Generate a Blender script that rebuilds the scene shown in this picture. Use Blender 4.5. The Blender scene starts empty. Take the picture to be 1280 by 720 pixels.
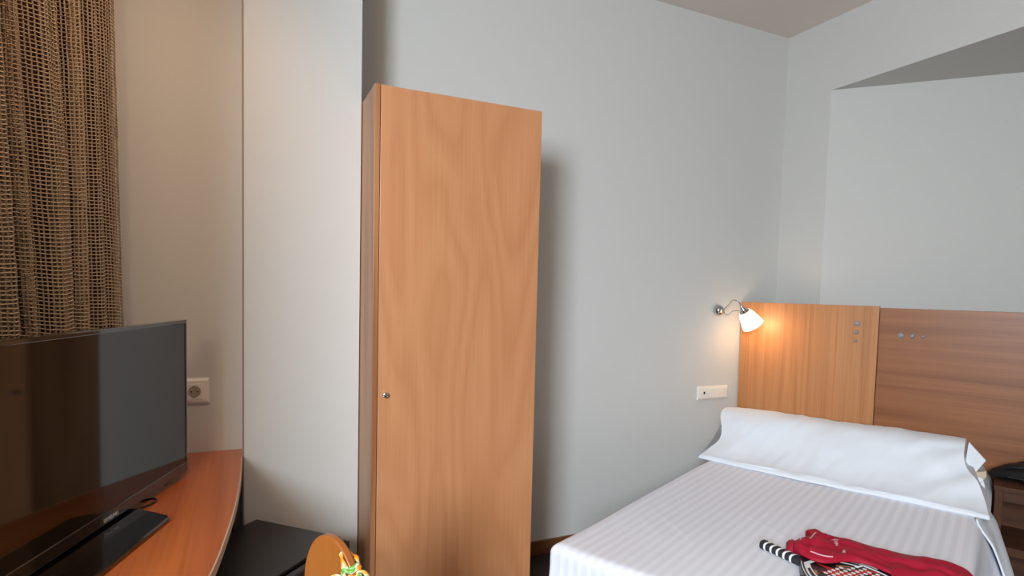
import bpy, bmesh, math, random
from mathutils import Vector, Matrix, noise
random.seed(7)
sc = bpy.context.scene
COL = sc.collection
PI = math.pi
R = math.radians

# ------------------------------------------------------------------ camera
cam_d = bpy.data.cameras.new('camera'); cam = bpy.data.objects.new('camera', cam_d); COL.objects.link(cam)
yaw, pitch, roll = R(24.6066), R(3.1762), R(1.4012)
F = Vector((math.sin(yaw)*math.cos(pitch), math.cos(yaw)*math.cos(pitch), -math.sin(pitch)))
R0 = Vector((math.cos(yaw), -math.sin(yaw), 0)); U0 = R0.cross(F)
RT = R0*math.cos(roll)+U0*math.sin(roll); UP = U0*math.cos(roll)-R0*math.sin(roll)
cam.matrix_world = Matrix(((RT.x, UP.x, -F.x, 0), (RT.y, UP.y, -F.y, 0), (RT.z, UP.z, -F.z, 1.35), (0, 0, 0, 1)))
cam_d.sensor_width = 36; cam_d.lens = 724.6/1280*36; cam_d.shift_y = 42.7/1280
cam_d.clip_start = 0.02
sc.camera = cam

# ------------------------------------------------------------------ view, world, lights
sc.view_settings.view_transform = 'Standard'; sc.view_settings.look = 'None'
sc.view_settings.gamma = 1; sc.view_settings.use_curve_mapping = False
sc.view_settings.exposure = 0.0
w = bpy.data.worlds.new('world'); sc.world = w; w.use_nodes = True
w.node_tree.nodes['Background'].inputs[0].default_value = (.75, .87, 1, 1)
w.node_tree.nodes['Background'].inputs[1].default_value = 1.0

def light(name, kind, loc, energy, color, target=None, **kw):
    d = bpy.data.lights.new(name, kind); o = bpy.data.objects.new(name, d); COL.objects.link(o)
    o.location = loc; d.energy = energy; d.color = color
    for k, v in kw.items(): setattr(d, k, v)
    if target: o.rotation_euler = (Vector(target)-Vector(loc)).to_track_quat('-Z', 'Y').to_euler()
    return o
# daylight entering by the window in the left wall behind the camera
light('window_daylight', 'AREA', (-1.62, -1.40, 2.02), 120, (.76, .885, 1.0), (2.0, 1.9, .6), shape='RECTANGLE', size=.80, size_y=1.1, spread=R(140))
# warm recessed ceiling spot over the desk corner
light('ceiling_spot', 'SPOT', (-.10, 1.25, 2.86), 40, (1.0, .66, .42), (-.52, 2.2, 1.5), spot_size=R(90), spot_blend=1.0, shadow_soft_size=.05)
# added warm fill for the upper walls, not an actual lamp
light('warm_fill_light', 'POINT', (-.9, -1.2, 2.15), 38, (1.0, .74, .44), shadow_soft_size=.15)

# ------------------------------------------------------------------ materials
def lin(h):
    c = [int(h[i:i+2], 16)/255 for i in (0, 2, 4)]
    return tuple(x/12.92 if x <= .04045 else ((x+.055)/1.055)**2.4 for x in c)+(1,)
def new_mat(name):
    m = bpy.data.materials.new(name); m.use_nodes = True
    nt = m.node_tree; return m, nt, nt.nodes['Principled BSDF']
def simple(name, col, rough=.6, metal=0, spec=.5, emit=None, es=0, bump=None, coat=0):
    m, nt, b = new_mat(name)
    b.inputs['Base Color'].default_value = lin(col); b.inputs['Roughness'].default_value = rough
    b.inputs['Metallic'].default_value = metal; b.inputs['Specular IOR Level'].default_value = spec
    b.inputs['Coat Weight'].default_value = coat; b.inputs['Coat Roughness'].default_value = .05
    if emit: b.inputs['Emission Color'].default_value = lin(emit); b.inputs['Emission Strength'].default_value = es
    if bump:
        sc_, st = bump
        tc = nt.nodes.new('ShaderNodeTexCoord'); n = nt.nodes.new('ShaderNodeTexNoise'); n.inputs['Scale'].default_value = sc_
        n.inputs['Detail'].default_value = 3
        bp = nt.nodes.new('ShaderNodeBump'); bp.inputs['Strength'].default_value = st; bp.inputs['Distance'].default_value = .002
        nt.links.new(tc.outputs['Object'], n.inputs['Vector']); nt.links.new(n.outputs['Fac'], bp.inputs['Height'])
        nt.links.new(bp.outputs['Normal'], b.inputs['Normal'])
    return m
def wall_mat(name, col):
    m, nt, b = new_mat(name); b.inputs['Roughness'].default_value = .75; b.inputs['Specular IOR Level'].default_value = .25
    tc = nt.nodes.new('ShaderNodeTexCoord'); mp = nt.nodes.new('ShaderNodeMapping'); mp.inputs['Scale'].default_value = (320, 320, 60)
    n = nt.nodes.new('ShaderNodeTexNoise'); n.inputs['Scale'].default_value = 1
    mp2 = nt.nodes.new('ShaderNodeMapping'); mp2.inputs['Scale'].default_value = (50, 50, 400)
    n2 = nt.nodes.new('ShaderNodeTexNoise'); n2.inputs['Scale'].default_value = 1
    ad = nt.nodes.new('ShaderNodeMath'); ad.operation = 'ADD'
    bp = nt.nodes.new('ShaderNodeBump'); bp.inputs['Strength'].default_value = .15; bp.inputs['Distance'].default_value = .001
    rp = nt.nodes.new('ShaderNodeMixRGB'); c = lin(col)
    rp.inputs[1].default_value = c; rp.inputs[2].default_value = tuple(x*.93 for x in c[:3])+(1,)
    L = nt.links
    L.new(tc.outputs['Object'], mp.inputs['Vector']); L.new(mp.outputs[0], n.inputs['Vector'])
    L.new(tc.outputs['Object'], mp2.inputs['Vector']); L.new(mp2.outputs[0], n2.inputs['Vector'])
    L.new(n.outputs['Fac'], ad.inputs[0]); L.new(n2.outputs['Fac'], ad.inputs[1])
    L.new(ad.outputs[0], bp.inputs['Height']); L.new(bp.outputs['Normal'], b.inputs['Normal'])
    L.new(n2.outputs['Fac'], rp.inputs[0]); L.new(rp.outputs[0], b.inputs['Base Color'])
    return m
def wood(name, light_c, mid_c, dark_c, axis='Z', rough=.4, wave=1.6, stretch=.16, distort=9, fibre=.35, rot=0, coat=0, rings=9):
    """Veneer: cathedral figure from a distorted band wave, fine fibres along the grain axis."""
    m, nt, b = new_mat(name); L = nt.links
    b.inputs['Roughness'].default_value = rough
    b.inputs['Coat Weight'].default_value = coat; b.inputs['Coat Roughness'].default_value = .12
    tc = nt.nodes.new('ShaderNodeTexCoord'); mp = nt.nodes.new('ShaderNodeMapping')
    s = {'X': (stretch, 1, 1), 'Y': (1, stretch, 1), 'Z': (1, 1, stretch)}[axis]
    mp.inputs['Scale'].default_value = s; mp.inputs['Rotation'].default_value = (0, 0, rot)
    L.new(tc.outputs['Object'], mp.inputs['Vector'])
    nz = nt.nodes.new('ShaderNodeTexNoise'); nz.inputs['Scale'].default_value = wave; nz.inputs['Detail'].default_value = 1.2
    nz.inputs['Roughness'].default_value = .35; nz.inputs['Distortion'].default_value = distort*.03
    L.new(mp.outputs[0], nz.inputs['Vector'])
    ml = nt.nodes.new('ShaderNodeMath'); ml.operation = 'MULTIPLY'; ml.inputs[1].default_value = rings; L.new(nz.outputs['Fac'], ml.inputs[0])
    wv = nt.nodes.new('ShaderNodeMath'); wv.operation = 'FRACT'; L.new(ml.outputs[0], wv.inputs[0])
    mp2 = nt.nodes.new('ShaderNodeMapping')
    s2 = {'X': (1.5, 160, 160), 'Y': (160, 1.5, 160), 'Z': (160, 160, 1.5)}[axis]
    mp2.inputs['Scale'].default_value = s2; mp2.inputs['Rotation'].default_value = (0, 0, rot)
    n = nt.nodes.new('ShaderNodeTexNoise'); n.inputs['Scale'].default_value = 1; n.inputs['Detail'].default_value = 2
    L.new(tc.outputs['Object'], mp2.inputs['Vector']); L.new(mp2.outputs[0], n.inputs['Vector'])
    rp = nt.nodes.new('ShaderNodeValToRGB'); e = rp.color_ramp.elements
    e[0].position = 0; e[0].color = lin(mid_c); e[1].position = 1; e[1].color = lin(mid_c)
    x = e.new(.30); x.color = lin(light_c); x = e.new(.86); x.color = lin(dark_c)
    L.new(wv.outputs[0], rp.inputs[0])
    mx = nt.nodes.new('ShaderNodeMixRGB'); mx.blend_type = 'MULTIPLY'; mx.inputs[0].default_value = fibre
    rp2 = nt.nodes.new('ShaderNodeValToRGB'); rp2.color_ramp.elements[0].position = .3; rp2.color_ramp.elements[1].position = .7
    rp2.color_ramp.elements[0].color = (.55, .5, .45, 1); rp2.color_ramp.elements[1].color = (1, 1, 1, 1)
    L.new(n.outputs['Fac'], rp2.inputs[0]); L.new(rp.outputs[0], mx.inputs[1]); L.new(rp2.outputs[0], mx.inputs[2])
    L.new(mx.outputs[0], b.inputs['Base Color'])
    return m

M = {}
M['wall'] = wall_mat('wall_paint', 'D2D0CB')
M['ceiling'] = simple('ceiling_paint', 'E8DCD4', .9, spec=.2)
M['floor'] = simple('floor_dark', '2A211D', .5, bump=(60, .3))
M['base_wood'] = wood('baseboard_wood', '8A5C34', '7A4E2B', '5E3A20', 'X')
M['door_wood'] = wood('wardrobe_door_veneer', 'CB8D60', 'C8895C', 'C38457', 'Z', .4, wave=4.5, stretch=.2, distort=9, fibre=.22, rings=9)
M['side_wood'] = wood('wardrobe_side_veneer', 'B57E52', 'A87248', '98633E', 'Z', .35, wave=3, stretch=.1, distort=4)
M['edge_wood'] = wood('wardrobe_edge', 'CB9463', 'C48C5B', 'B87F50', 'Z', .4, wave=3, stretch=.1, distort=2)
M['desk_wood'] = wood('desk_veneer', 'CC6E32', 'C2632B', 'B65925', 'Y', .3, wave=2.4, stretch=.1, distort=3, fibre=.4, coat=.35)
M['band'] = simple('desk_edge_banding', 'BFA083', .5)
M['dark_wood'] = wood('dark_brown_panel', '4A3322', '3F2B1D', '352317', 'Z', .5)
M['hb_v'] = wood('headboard_vertical_veneer', 'C68B5A', 'C08453', 'B97D4C', 'Z', .4, wave=9, stretch=.03, distort=2.5, fibre=.4, rings=5)
M['hb_h'] = wood('headboard_horizontal_veneer', 'A0653A', '965D34', '8A532D', 'Y', .4, wave=9, stretch=.04, distort=2.5, fibre=.45, rings=5)
M['chair_wood'] = wood('chair_wood', 'BA7032', 'B2682D', 'A55D27', 'Z', .35, wave=3, stretch=.2, distort=3, fibre=.3, coat=.3)
M['ns_wood'] = wood('nightstand_wood', '5C3214', '522B11', '45240E', 'Y', .7, wave=4, stretch=.08, distort=3)
M['chrome'] = simple('chrome', 'C8C8C8', .16, 1)
M['satin'] = simple('satin_metal', '989492', .65, .6)
M['plastic_w'] = simple('white_plastic', 'EDE6DA', .35)
M['hole'] = simple('dark_hole', '14100E', .8)
M['shade'] = simple('lit_opal_glass', 'FFF6E8', .3, emit='FFEBCB', es=3.5)
M['black'] = simple('black_plastic', '121112', .28)
M['black_gloss'] = simple('black_gloss_plastic', '0C0A0A', .08, coat=.6)
M['screen'] = simple('tv_screen_glass', '040303', .06, spec=.55)
M['fridge'] = simple('fridge_black', '2A2627', .42, bump=(500, .2))
M['fridge_door'] = simple('fridge_door_black', '1E1B1C', .35, bump=(500, .2))
M['linen'] = simple('white_pillow_cotton', 'E9ECF2', .8, spec=.2, bump=(260, .25))
M['beige'] = simple('beige_fabric', 'CDB79A', .8, bump=(200, .3))
M['bag'] = simple('black_nylon', '0D0A0C', .7, bump=(90, .6))
M['red'] = simple('red_sports_fabric', 'AB0F2E', .62, spec=.35, bump=(600, .3))
M['white_trim'] = simple('pale_pink_piping', 'D9A7AC', .6)
M['white'] = simple('white_print', 'F0F0EE', .45)
M['racket_black'] = simple('racket_black', '16161A', .35)
M['grip'] = simple('grip_black', '23272C', .6, bump=(500, .4))
M['racket_red'] = simple('racket_red', 'C22A1D', .35)
M['racket_gold'] = simple('racket_gold_print', 'A9744A', .4)
M['net'] = simple('tan_net_cord', 'B7A289', .85, spec=.2)
M['blind'] = simple('dark_brown_blackout_cloth', '463529', .9, spec=.1, bump=(300, .3))
M['matt_white'] = simple('mattress_ticking', 'DADDE2', .9)
M['glass'] = simple('window_glass', 'DDE8EE', .05)
M['glass'].node_tree.nodes['Principled BSDF'].inputs['Transmission Weight'].default_value = 1

def stripe_mat():
    m, nt, b = new_mat('striped_satin_bedspread'); L = nt.links
    tc = nt.nodes.new('ShaderNodeTexCoord'); sp = nt.nodes.new('ShaderNodeSeparateXYZ'); L.new(tc.outputs['Object'], sp.inputs[0])
    mu = nt.nodes.new('ShaderNodeMath'); mu.operation = 'MULTIPLY'; mu.inputs[1].default_value = 2*PI/.034; L.new(sp.outputs['Y'], mu.inputs[0])
    si = nt.nodes.new('ShaderNodeMath'); si.operation = 'SINE'; L.new(mu.outputs[0], si.inputs[0])
    rp = nt.nodes.new('ShaderNodeMapRange'); rp.inputs['From Min'].default_value = -.35; rp.inputs['From Max'].default_value = .35
    L.new(si.outputs[0], rp.inputs['Value'])
    mx = nt.nodes.new('ShaderNodeMixRGB'); mx.inputs[1].default_value = lin('F4F4FA'); mx.inputs[2].default_value = lin('EBEBF3')
    L.new(rp.outputs[0], mx.inputs[0]); L.new(mx.outputs[0], b.inputs['Base Color'])
    mr = nt.nodes.new('ShaderNodeMapRange'); mr.inputs['To Min'].default_value = .6; mr.inputs['To Max'].default_value = .85
    L.new(rp.outputs[0], mr.inputs['Value']); L.new(mr.outputs[0], b.inputs['Roughness'])
    n = nt.nodes.new('ShaderNodeTexNoise'); n.inputs['Scale'].default_value = 220
    bp = nt.nodes.new('ShaderNodeBump'); bp.inputs['Strength'].default_value = .2; bp.inputs['Distance'].default_value = .001
    L.new(tc.outputs['Object'], n.inputs['Vector']); L.new(n.outputs['Fac'], bp.inputs['Height']); L.new(bp.outputs['Normal'], b.inputs['Normal'])
    b.inputs['Specular IOR Level'].default_value = .3
    return m
M['spread'] = stripe_mat()
def ribbon_mat():
    m, nt, b = new_mat('orange_green_ribbon'); L = nt.links
    tc = nt.nodes.new('ShaderNodeTexCoord'); n = nt.nodes.new('ShaderNodeTexNoise'); n.inputs['Scale'].default_value = 48; n.inputs['Detail'].default_value = 1
    L.new(tc.outputs['Object'], n.inputs['Vector'])
    rp = nt.nodes.new('ShaderNodeValToRGB'); e = rp.color_ramp.elements; rp.color_ramp.interpolation = 'EASE'
    e[0].position = .36; e[0].color = lin('6FB04A'); e[1].position = .66; e[1].color = lin('F0871E')
    x = e.new(.43); x.color = lin('F2EBC4'); x = e.new(.5); x.color = lin('F4A63A')
    L.new(n.outputs['Fac'], rp.inputs[0]); L.new(rp.outputs[0], b.inputs['Base Color']); b.inputs['Roughness'].default_value = .35
    return m
M['ribbon'] = ribbon_mat()

# ------------------------------------------------------------------ builders
BASE = {}            # frame coordinates of each thing's base
def tag(o, label=None, cat=None, group=None, kind=None):
    for k, v in (('label', label), ('category', cat), ('group', group), ('kind', kind)):
        if v: o[k] = v
    return o
def thing(name, label, cat, base=(0, 0, 0), frame=None, group=None):
    """Empty at the thing's base; its parts are built in frame coordinates. frame = (origin, rotz)"""
    o = bpy.data.objects.new(name, None); COL.objects.link(o)
    org, rz = frame or ((0, 0, 0), 0)
    o.location = Matrix.Rotation(rz, 4, 'Z') @ Vector(base) + Vector(org)
    o.rotation_euler = (0, 0, rz); o.empty_display_size = .05
    BASE[o.name] = Vector(base); tag(o, label, cat, group); return o
def finish(me, mat, smooth=None):
    me.materials.append(mat)
    if smooth is not None:
        me.shade_smooth() if hasattr(me, 'shade_smooth') else None
        for p in me.polygons: p.use_smooth = True
        try: me.set_sharp_from_angle(angle=R(smooth))
        except Exception: pass
def part(name, bm, mat, parent=None, base=None, bevel=0, smooth=None, seg=2, sub=None):
    """bm in frame coordinates -> object; parent = thing, sub = part it belongs to"""
    top = parent
    b = BASE[top.name] if top else Vector(base or (0, 0, 0))
    bmesh.ops.translate(bm, verts=bm.verts, vec=-b)
    bmesh.ops.recalc_face_normals(bm, faces=bm.faces)
    me = bpy.data.meshes.new(name); bm.to_mesh(me); bm.free(); finish(me, mat, smooth)
    o = bpy.data.objects.new(name, me); COL.objects.link(o)
    if sub: o.parent = sub
    elif top: o.parent = top
    else: o.location = b
    if bevel:
        md = o.modifiers.new('bevel', 'BEVEL'); md.width = bevel; md.segments = seg; md.limit_method = 'ANGLE'; md.angle_limit = R(40)
        md.harden_normals = False
    return o
def struct(name, bm, mat, **k):
    o = part(name, bm, mat, **k); o['kind'] = 'structure'; return o
def box(x0, y0, z0, x1, y1, z1, bm=None):
    bm = bm or bmesh.new()
    v = [bm.verts.new(p) for p in ((x0,y0,z0),(x1,y0,z0),(x1,y1,z0),(x0,y1,z0),(x0,y0,z1),(x1,y0,z1),(x1,y1,z1),(x0,y1,z1))]
    for f in ((0,3,2,1),(4,5,6,7),(0,1,5,4),(1,2,6,5),(2,3,7,6),(3,0,4,7)): bm.faces.new([v[i] for i in f])
    return bm
def prism(pts, z0, z1, bm=None):
    bm = bm or bmesh.new()
    lo = [bm.verts.new((x, y, z0)) for x, y in pts]; hi = [bm.verts.new((x, y, z1)) for x, y in pts]
    bm.faces.new(lo[::-1]); bm.faces.new(hi); n = len(pts)
    for i in range(n): bm.faces.new((lo[i], lo[(i+1) % n], hi[(i+1) % n], hi[i]))
    return bm
def lathe(profile, seg=32, mtx=None, bm=None, cap=True):
    """profile: (radius, height) pairs about local Z"""
    bm = bm or bmesh.new(); mtx = mtx or Matrix()
    rings = []
    for r, h in profile:
        rings.append([bm.verts.new(mtx @ Vector((r*math.cos(2*PI*i/seg), r*math.sin(2*PI*i/seg), h))) for i in range(seg)])
    for a_, b_ in zip(rings, rings[1:]):
        for i in range(seg): bm.faces.new((a_[i], a_[(i+1) % seg], b_[(i+1) % seg], b_[i]))
    if cap: bm.faces.new(rings[0][::-1]); bm.faces.new(rings[-1])
    return bm
def axis_m(p, d):
    return Matrix.Translation(p) @ Vector(d).to_track_quat('Z', 'Y').to_matrix().to_4x4()
def tube(pts, r, seg=8, bm=None, taper=None):
    bm = bm or bmesh.new(); pts = [Vector(p) for p in pts]; rings = []
    up = Vector((.13, .27, .95))
    for i, p in enumerate(pts):
        t = (pts[min(i+1, len(pts)-1)]-pts[max(i-1, 0)]).normalized()
        s = t.cross(up)
        if s.length < .1: s = t.cross(Vector((1, 0, 0)))
        s.normalize(); q = s.cross(t); up = q
        rr = r*(taper[i] if taper else 1)
        rings.append([bm.verts.new(p+(s*math.cos(2*PI*k/seg)+q*math.sin(2*PI*k/seg))*rr) for k in range(seg)])
    for a_, b_ in zip(rings, rings[1:]):
        for i in range(seg): bm.faces.new((a_[i], a_[(i+1) % seg], b_[(i+1) % seg], b_[i]))
    bm.faces.new(rings[0][::-1]); bm.faces.new(rings[-1]); return bm
def smooth_path(pts, n=8):
    out = []; P = [Vector(p) for p in pts]; P = [P[0]*2-P[1]]+P+[P[-1]*2-P[-2]]
    for i in range(1, len(P)-2):
        for k in range(n):
            t = k/n; a, b, c, d = P[i-1], P[i], P[i+1], P[i+2]
            out.append(.5*((2*b)+(c-a)*t+(2*a-5*b+4*c-d)*t*t+(3*b-a-3*c+d)*t**3))
    out.append(P[-2]); return out
def grid(fn, nu, nv, bm=None):
    bm = bm or bmesh.new()
    vs = [[bm.verts.new(fn(i/nu, j/nv)) for j in range(nv+1)] for i in range(nu+1)]
    for i in range(nu):
        for j in range(nv): bm.faces.new((vs[i][j], vs[i+1][j], vs[i+1][j+1], vs[i][j+1]))
    return bm, vs
def lerp_pts(pts, t):
    x = t*(len(pts)-1); i = min(int(x), len(pts)-2); f = x-i
    a, b = pts[i], pts[i+1]
    return tuple(a[k]*(1-f)+b[k]*f for k in range(len(a)))
def sstep(a, b, x):
    t = max(0, min(1, (x-a)/(b-a))); return t*t*(3-2*t)

# ------------------------------------------------------------------ the room
H = 2.9
YB = 2.575            # back wall
struct('floor', box(-2.2, -2.9, -.08, 4.8, 2.9, 0), M['floor'])
struct('ceiling', box(-2.2, -2.9, H, 4.8, 2.9, H+.1), M['ceiling'])
struct('wall_back', box(.388, YB, 0, 3.1, YB+.15, H), M['wall'])
# square column projecting between the desk alcove and the wardrobe
struct('wall_column', box(-.010, 2.24, 0, .388, 2.72, H), M['wall'])
M['edge_line'] = simple('column_edge_line', '94807A', .7)
struct('column_line_1', box(-.0155, 2.238, 0, -.0098, 2.246, H), M['edge_line'])  # thin darker vertical line along the column's left edge
struct('wall_desk', box(-.7, 2.335, 0, -.01, 2.48, H), M['wall'])
struct('wall_left', prism([(-.56, 2.335), (-.70, 2.335), (-1.15, .85), (-1.01, .90)], 0, H), M['wall'])
struct('wall_left_return', box(-2.05, .76, 0, -.60, .88, H), M['wall'])  # unseen wall, its end stretched inward to keep daylight off the desk alcove
bm = box(-2.05, -2.7, 0, -1.90, -2.1, H); box(-2.05, -1.0, 0, -1.90, .90, H, bm)
box(-2.05, -2.1, 0, -1.90, -1.0, 1.05, bm); box(-2.05, -2.1, 2.45, -1.90, -1.0, H, bm)
struct('wall_window', bm, M['wall'])
bm = box(-2.02, -2.1, 1.05, -1.96, -2.04, 2.45); box(-2.02, -1.06, 1.05, -1.96, -1.0, 2.45, bm)
box(-2.02, -2.04, 1.05, -1.96, -1.06, 1.11, bm); box(-2.02, -2.04, 2.39, -1.96, -1.06, 2.45, bm)
struct('window_1', bm, M['plastic_w'])
g_ = struct('window_2', box(-1.995, -2.04, 1.11, -1.985, -1.06, 2.39), M['glass']); g_.name = 'window_pane'
g_.parent = bpy.data.objects['window_1']; g_.pop('kind', None) if hasattr(g_, 'pop') else None
struct('wall_front', box(-2.05, -2.85, 0, 4.6, -2.7, H), M['wall'])
# right side: stub wall, 45 degree recessed wall, and the lowered beam above it
struct('wall_right', prism([(2.965, YB+.1), (2.965, 2.275), (3.12, 2.275), (3.12, YB+.1)], 0, 2.506), M['wall'])
struct('wall_recess', prism([(2.965, 2.275), (4.30, .863), (4.42, .97), (3.09, 2.385)], 0, 2.506), M['wall'])
struct('wall_right_far', box(4.30, -2.8, 0, 4.45, .93, 2.506), M['wall'])
bm = box(2.965, -2.8, 2.506, 4.6, YB+.12, H)
struct('wall_beam', bm, M['wall'])
struct('baseboard_back', box(.392, YB-.014, 0, 2.60, YB, .073), M['base_wood'], bevel=.003)

# ------------------------------------------------------------------ wardrobe
WX0, WX1, WY, WZ = .391, 1.022, 2.0, 2.032
t = thing('wardrobe', 'tall narrow beech-veneered wardrobe with a single door and a small round lock', 'wardrobe', ((WX0+WX1)/2, 2.27, 0))
part('side_panel', box(WX0, WY, 0, WX0+.018, YB-.006, WZ), M['side_wood'], t, bevel=.001)
part('side_panel', box(WX1-.018, WY+.022, 0, WX1, YB-.006, WZ), M['side_wood'], t, bevel=.001)
part('top_panel', box(WX0+.018, WY+.022, WZ-.02, WX1-.018, YB-.006, WZ-.001), M['side_wood'], t)
part('back_panel', box(WX0+.018, YB-.016, .06, WX1-.018, YB-.008, WZ-.02), M['side_wood'], t)
part('plinth', box(WX0+.018, WY+.05, 0, WX1-.018, WY+.068, .06), M['side_wood'], t)
part('shelf', box(WX0+.018, WY+.03, .06, WX1-.018, YB-.016, .08), M['side_wood'], t)
dr = part('door', box(WX0+.0205, WY+.001, .045, WX1-.001, WY+.0205, WZ-.002), M['door_wood'], t, bevel=.0012)
lk = part('lock', lathe([(.0085, 0), (.0085, .008), (.0095, .012), (.0085, .018), (.003, .0205)], 20, axis_m((.436, WY+.002, .976), (0, -1, 0))), M['chrome'], t, sub=dr, smooth=40)
tag(lk, 'small round chrome lock knob')
hi = part('hinge', lathe([(.004, -.03), (.004, .03)], 10, Matrix.Translation((WX1+.001, WY+.023, 1.75))), M['satin'], t, smooth=40)
part('hinge', lathe([(.004, -.03), (.004, .03)], 10, Matrix.Translation((WX1+.001, WY+.023, .3))), M['satin'], t, smooth=40)

# ------------------------------------------------------------------ desk
DZ = .740
front = [(-.018, 2.331), (-.0195, 2.12), (-.022, 1.941), (-.032, 1.731), (-.050, 1.516), (-.073, 1.331), (-.115, 1.14), (-.175, .98)]
fp = [tuple(p[:2]) for p in smooth_path([(x, y, 0) for x, y in front], 6)]
back = [(-.755, .98), (-.305, 2.331)]
t = thing('desk', 'built-in reddish cherry veneer desk with a curved front edge, under the television', 'desk', (-.3, 1.6, 0))
part('desktop', prism(fp+back, DZ-.024, DZ), M['desk_wood'], t, bevel=.001)
inner = fp; outer = [(x+.0035, y) for x, y in fp]
part('edge_banding', prism(outer+inner[::-1], DZ-.0245, DZ-.0003), M['band'], t)
part('support_panel', box(-.300, 2.307, 0, -.045, 2.331, DZ-.0245), M['dark_wood'], t)
part('support_panel', box(-.70, 1.0, 0, -.24, 1.024, DZ-.0245), M['dark_wood'], t)
part('modesty_panel', prism([(-.306, 2.30), (-.318, 2.30), (-.740, 1.026), (-.725, 1.026)], .35, DZ-.0245), M['dark_wood'], t)

# ------------------------------------------------------------------ television
TA = R(19.4); tt = Vector((math.sin(TA), math.cos(TA), 0)); tn = Vector((math.cos(TA), -math.sin(TA), 0))
TVF = (tuple(Vector((-.170, 2.056, 0))), R(90)-TA)      # local x = along the screen to its far end, local -y = out of the screen
TW, TZ0, TZ1 = .90, .758, 1.233
t = thing('television', 'black flat-screen television standing on the desk in front of the net curtain', 'television', (-.55, 0, DZ), frame=TVF)
bz = .011
bm = box(-TW, 0, TZ1-bz, 0, .03, TZ1); box(-TW, 0, TZ0, 0, .03, TZ0+.030, bm)
box(-bz, 0, TZ0+.03, 0, .03, TZ1-bz, bm); box(-TW, 0, TZ0+.03, -TW+bz, .03, TZ1-bz, bm)
bezel = part('bezel', bm, M['black_gloss'], t, bevel=.002)
part('screen', box(-TW+bz, .002, TZ0+.03, -bz, .028, TZ1-bz), M['screen'], t)
bm = bmesh.new()
a_ = [(-TW+.01, .03, TZ0+.01), (-.01, .03, TZ0+.01), (-.01, .03, TZ1-.01), (-TW+.01, .03, TZ1-.01)]
b_ = [(-TW+.12, .075, TZ0+.03), (-.12, .075, TZ0+.03), (-.12, .075, TZ1-.1), (-TW+.12, .075, TZ1-.1)]
va = [bm.verts.new(p) for p in a_]; vb = [bm.verts.new(p) for p in b_]
bm.faces.new(va); bm.faces.new(vb[::-1])
for i in range(4): bm.faces.new((va[i], va[(i+1) % 4], vb[(i+1) % 4], vb[i]))
part('back_housing', bm, M['black'], t, bevel=.004)
SB = [(-.80, -.124), (-.366, -.119), (-.350, -.106), (-.302, -.012), (-.306, .07), (-.80, .07)]
part('stand_base', prism(SB, DZ, DZ+.012), M['black_gloss'], t, bevel=.005, seg=3)
part('stand_neck', box(-.64, .02, DZ+.01, -.52, .05, TZ0+.03), M['black'], t, bevel=.004)
part('sensor_bar', box(-.13, .004, TZ0-.007, -.10, .026, TZ0+.001), M['black'], t, bevel=.002)
cu = bpy.data.curves.new('lettering', 'FONT'); cu.body = 'SAMSUNG'; cu.size = .013; cu.extrude = .0004; cu.align_x = 'CENTER'
tmp = bpy.data.objects.new('tmp', cu); COL.objects.link(tmp); bpy.context.view_layer.update()
me = bpy.data.meshes.new_from_object(tmp.evaluated_get(bpy.context.evaluated_depsgraph_get())); bpy.data.objects.remove(tmp)
me.materials.append(simple('lettering_silver', 'D6D6D6', .5)); o = bpy.data.objects.new('lettering', me); COL.objects.link(o); o.parent = bezel
o.rotation_euler = (R(90), 0, 0); o.location = Vector((-.405, -.0006, TZ0+.007))-BASE[t.name]
tag(o, 'small silver maker lettering on the lower bezel')
cpts = smooth_path([(-.46, .07, .86), (-.32, .10, .80), (-.24, .05, .745), (-.215, .0, .745), (-.24, -.018, .745), (-.31, .01, .745), (-.40, .12, .745), (-.50, .2, .745)], 6)
part('power_cable', tube(cpts, .003, 8), M['black'], t, smooth=60)

# ------------------------------------------------------------------ net curtain and blind
def curtain_path(s):
    """plan position of the net at arc parameter s in 0..1 (0 = far end by the wall)"""
    p0 = Vector((-.378, 2.235)); p1 = Vector((-.83, .92)); d = p1-p0; n = Vector((-d.y, d.x)).normalized()
    L_ = d.length*s
    amp = .004+.030*sstep(.02, .16, s)
    ph = 2*PI*L_/.105
    off = amp*math.sin(ph+.6*math.sin(5*s*PI))+.3*amp*math.sin(2.3*ph+1)
    lat = .02*math.sin(ph*.5+1.3)*sstep(.05, .2, s)
    return p0+d.normalized()*(L_+lat)+n*off
samples = [curtain_path(i/2400) for i in range(2401)]
acc = [0]
for a, b in zip(samples, samples[1:]): acc.append(acc[-1]+(b-a).length)
CELL = .0106; nc = int(acc[-1]/CELL); Z0c, Z1c = .0, 2.84; nr = int((Z1c-.04)/CELL)
cols = []; k = 0
for i in range(nc+1):
    while k < 2399 and acc[k] < i*CELL: k += 1
    cols.append(samples[k])
dirn = (Vector((-.83, .92))-Vector((-.378, 2.235))).normalized(); nrm = Vector((-dirn.y, dirn.x))
bm = bmesh.new(); rows = []
for j in range(nr+1):
    z = .04+j*CELL; row = []
    for i, c in enumerate(cols):
        s = i/nc
        sh = -.022*(z-1.2)*1.0*0 + .018*math.sin(z*1.7+s*9)*sstep(.03, .3, s)
        lean = (1.9-z)*(.030+.06*s)
        q = c-dirn*lean*1.0+dirn*sh+nrm*.008*math.sin(z*2.6+s*23)*sstep(.05, .2, s)
        jit = .0011
        row.append(bm.verts.new((q.x+random.uniform(-jit, jit), q.y+random.uniform(-jit, jit), z+random.uniform(-jit, jit)+.004*math.sin(i*.35+1.2*math.sin(z*3)))))
    rows.append(row)
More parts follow.
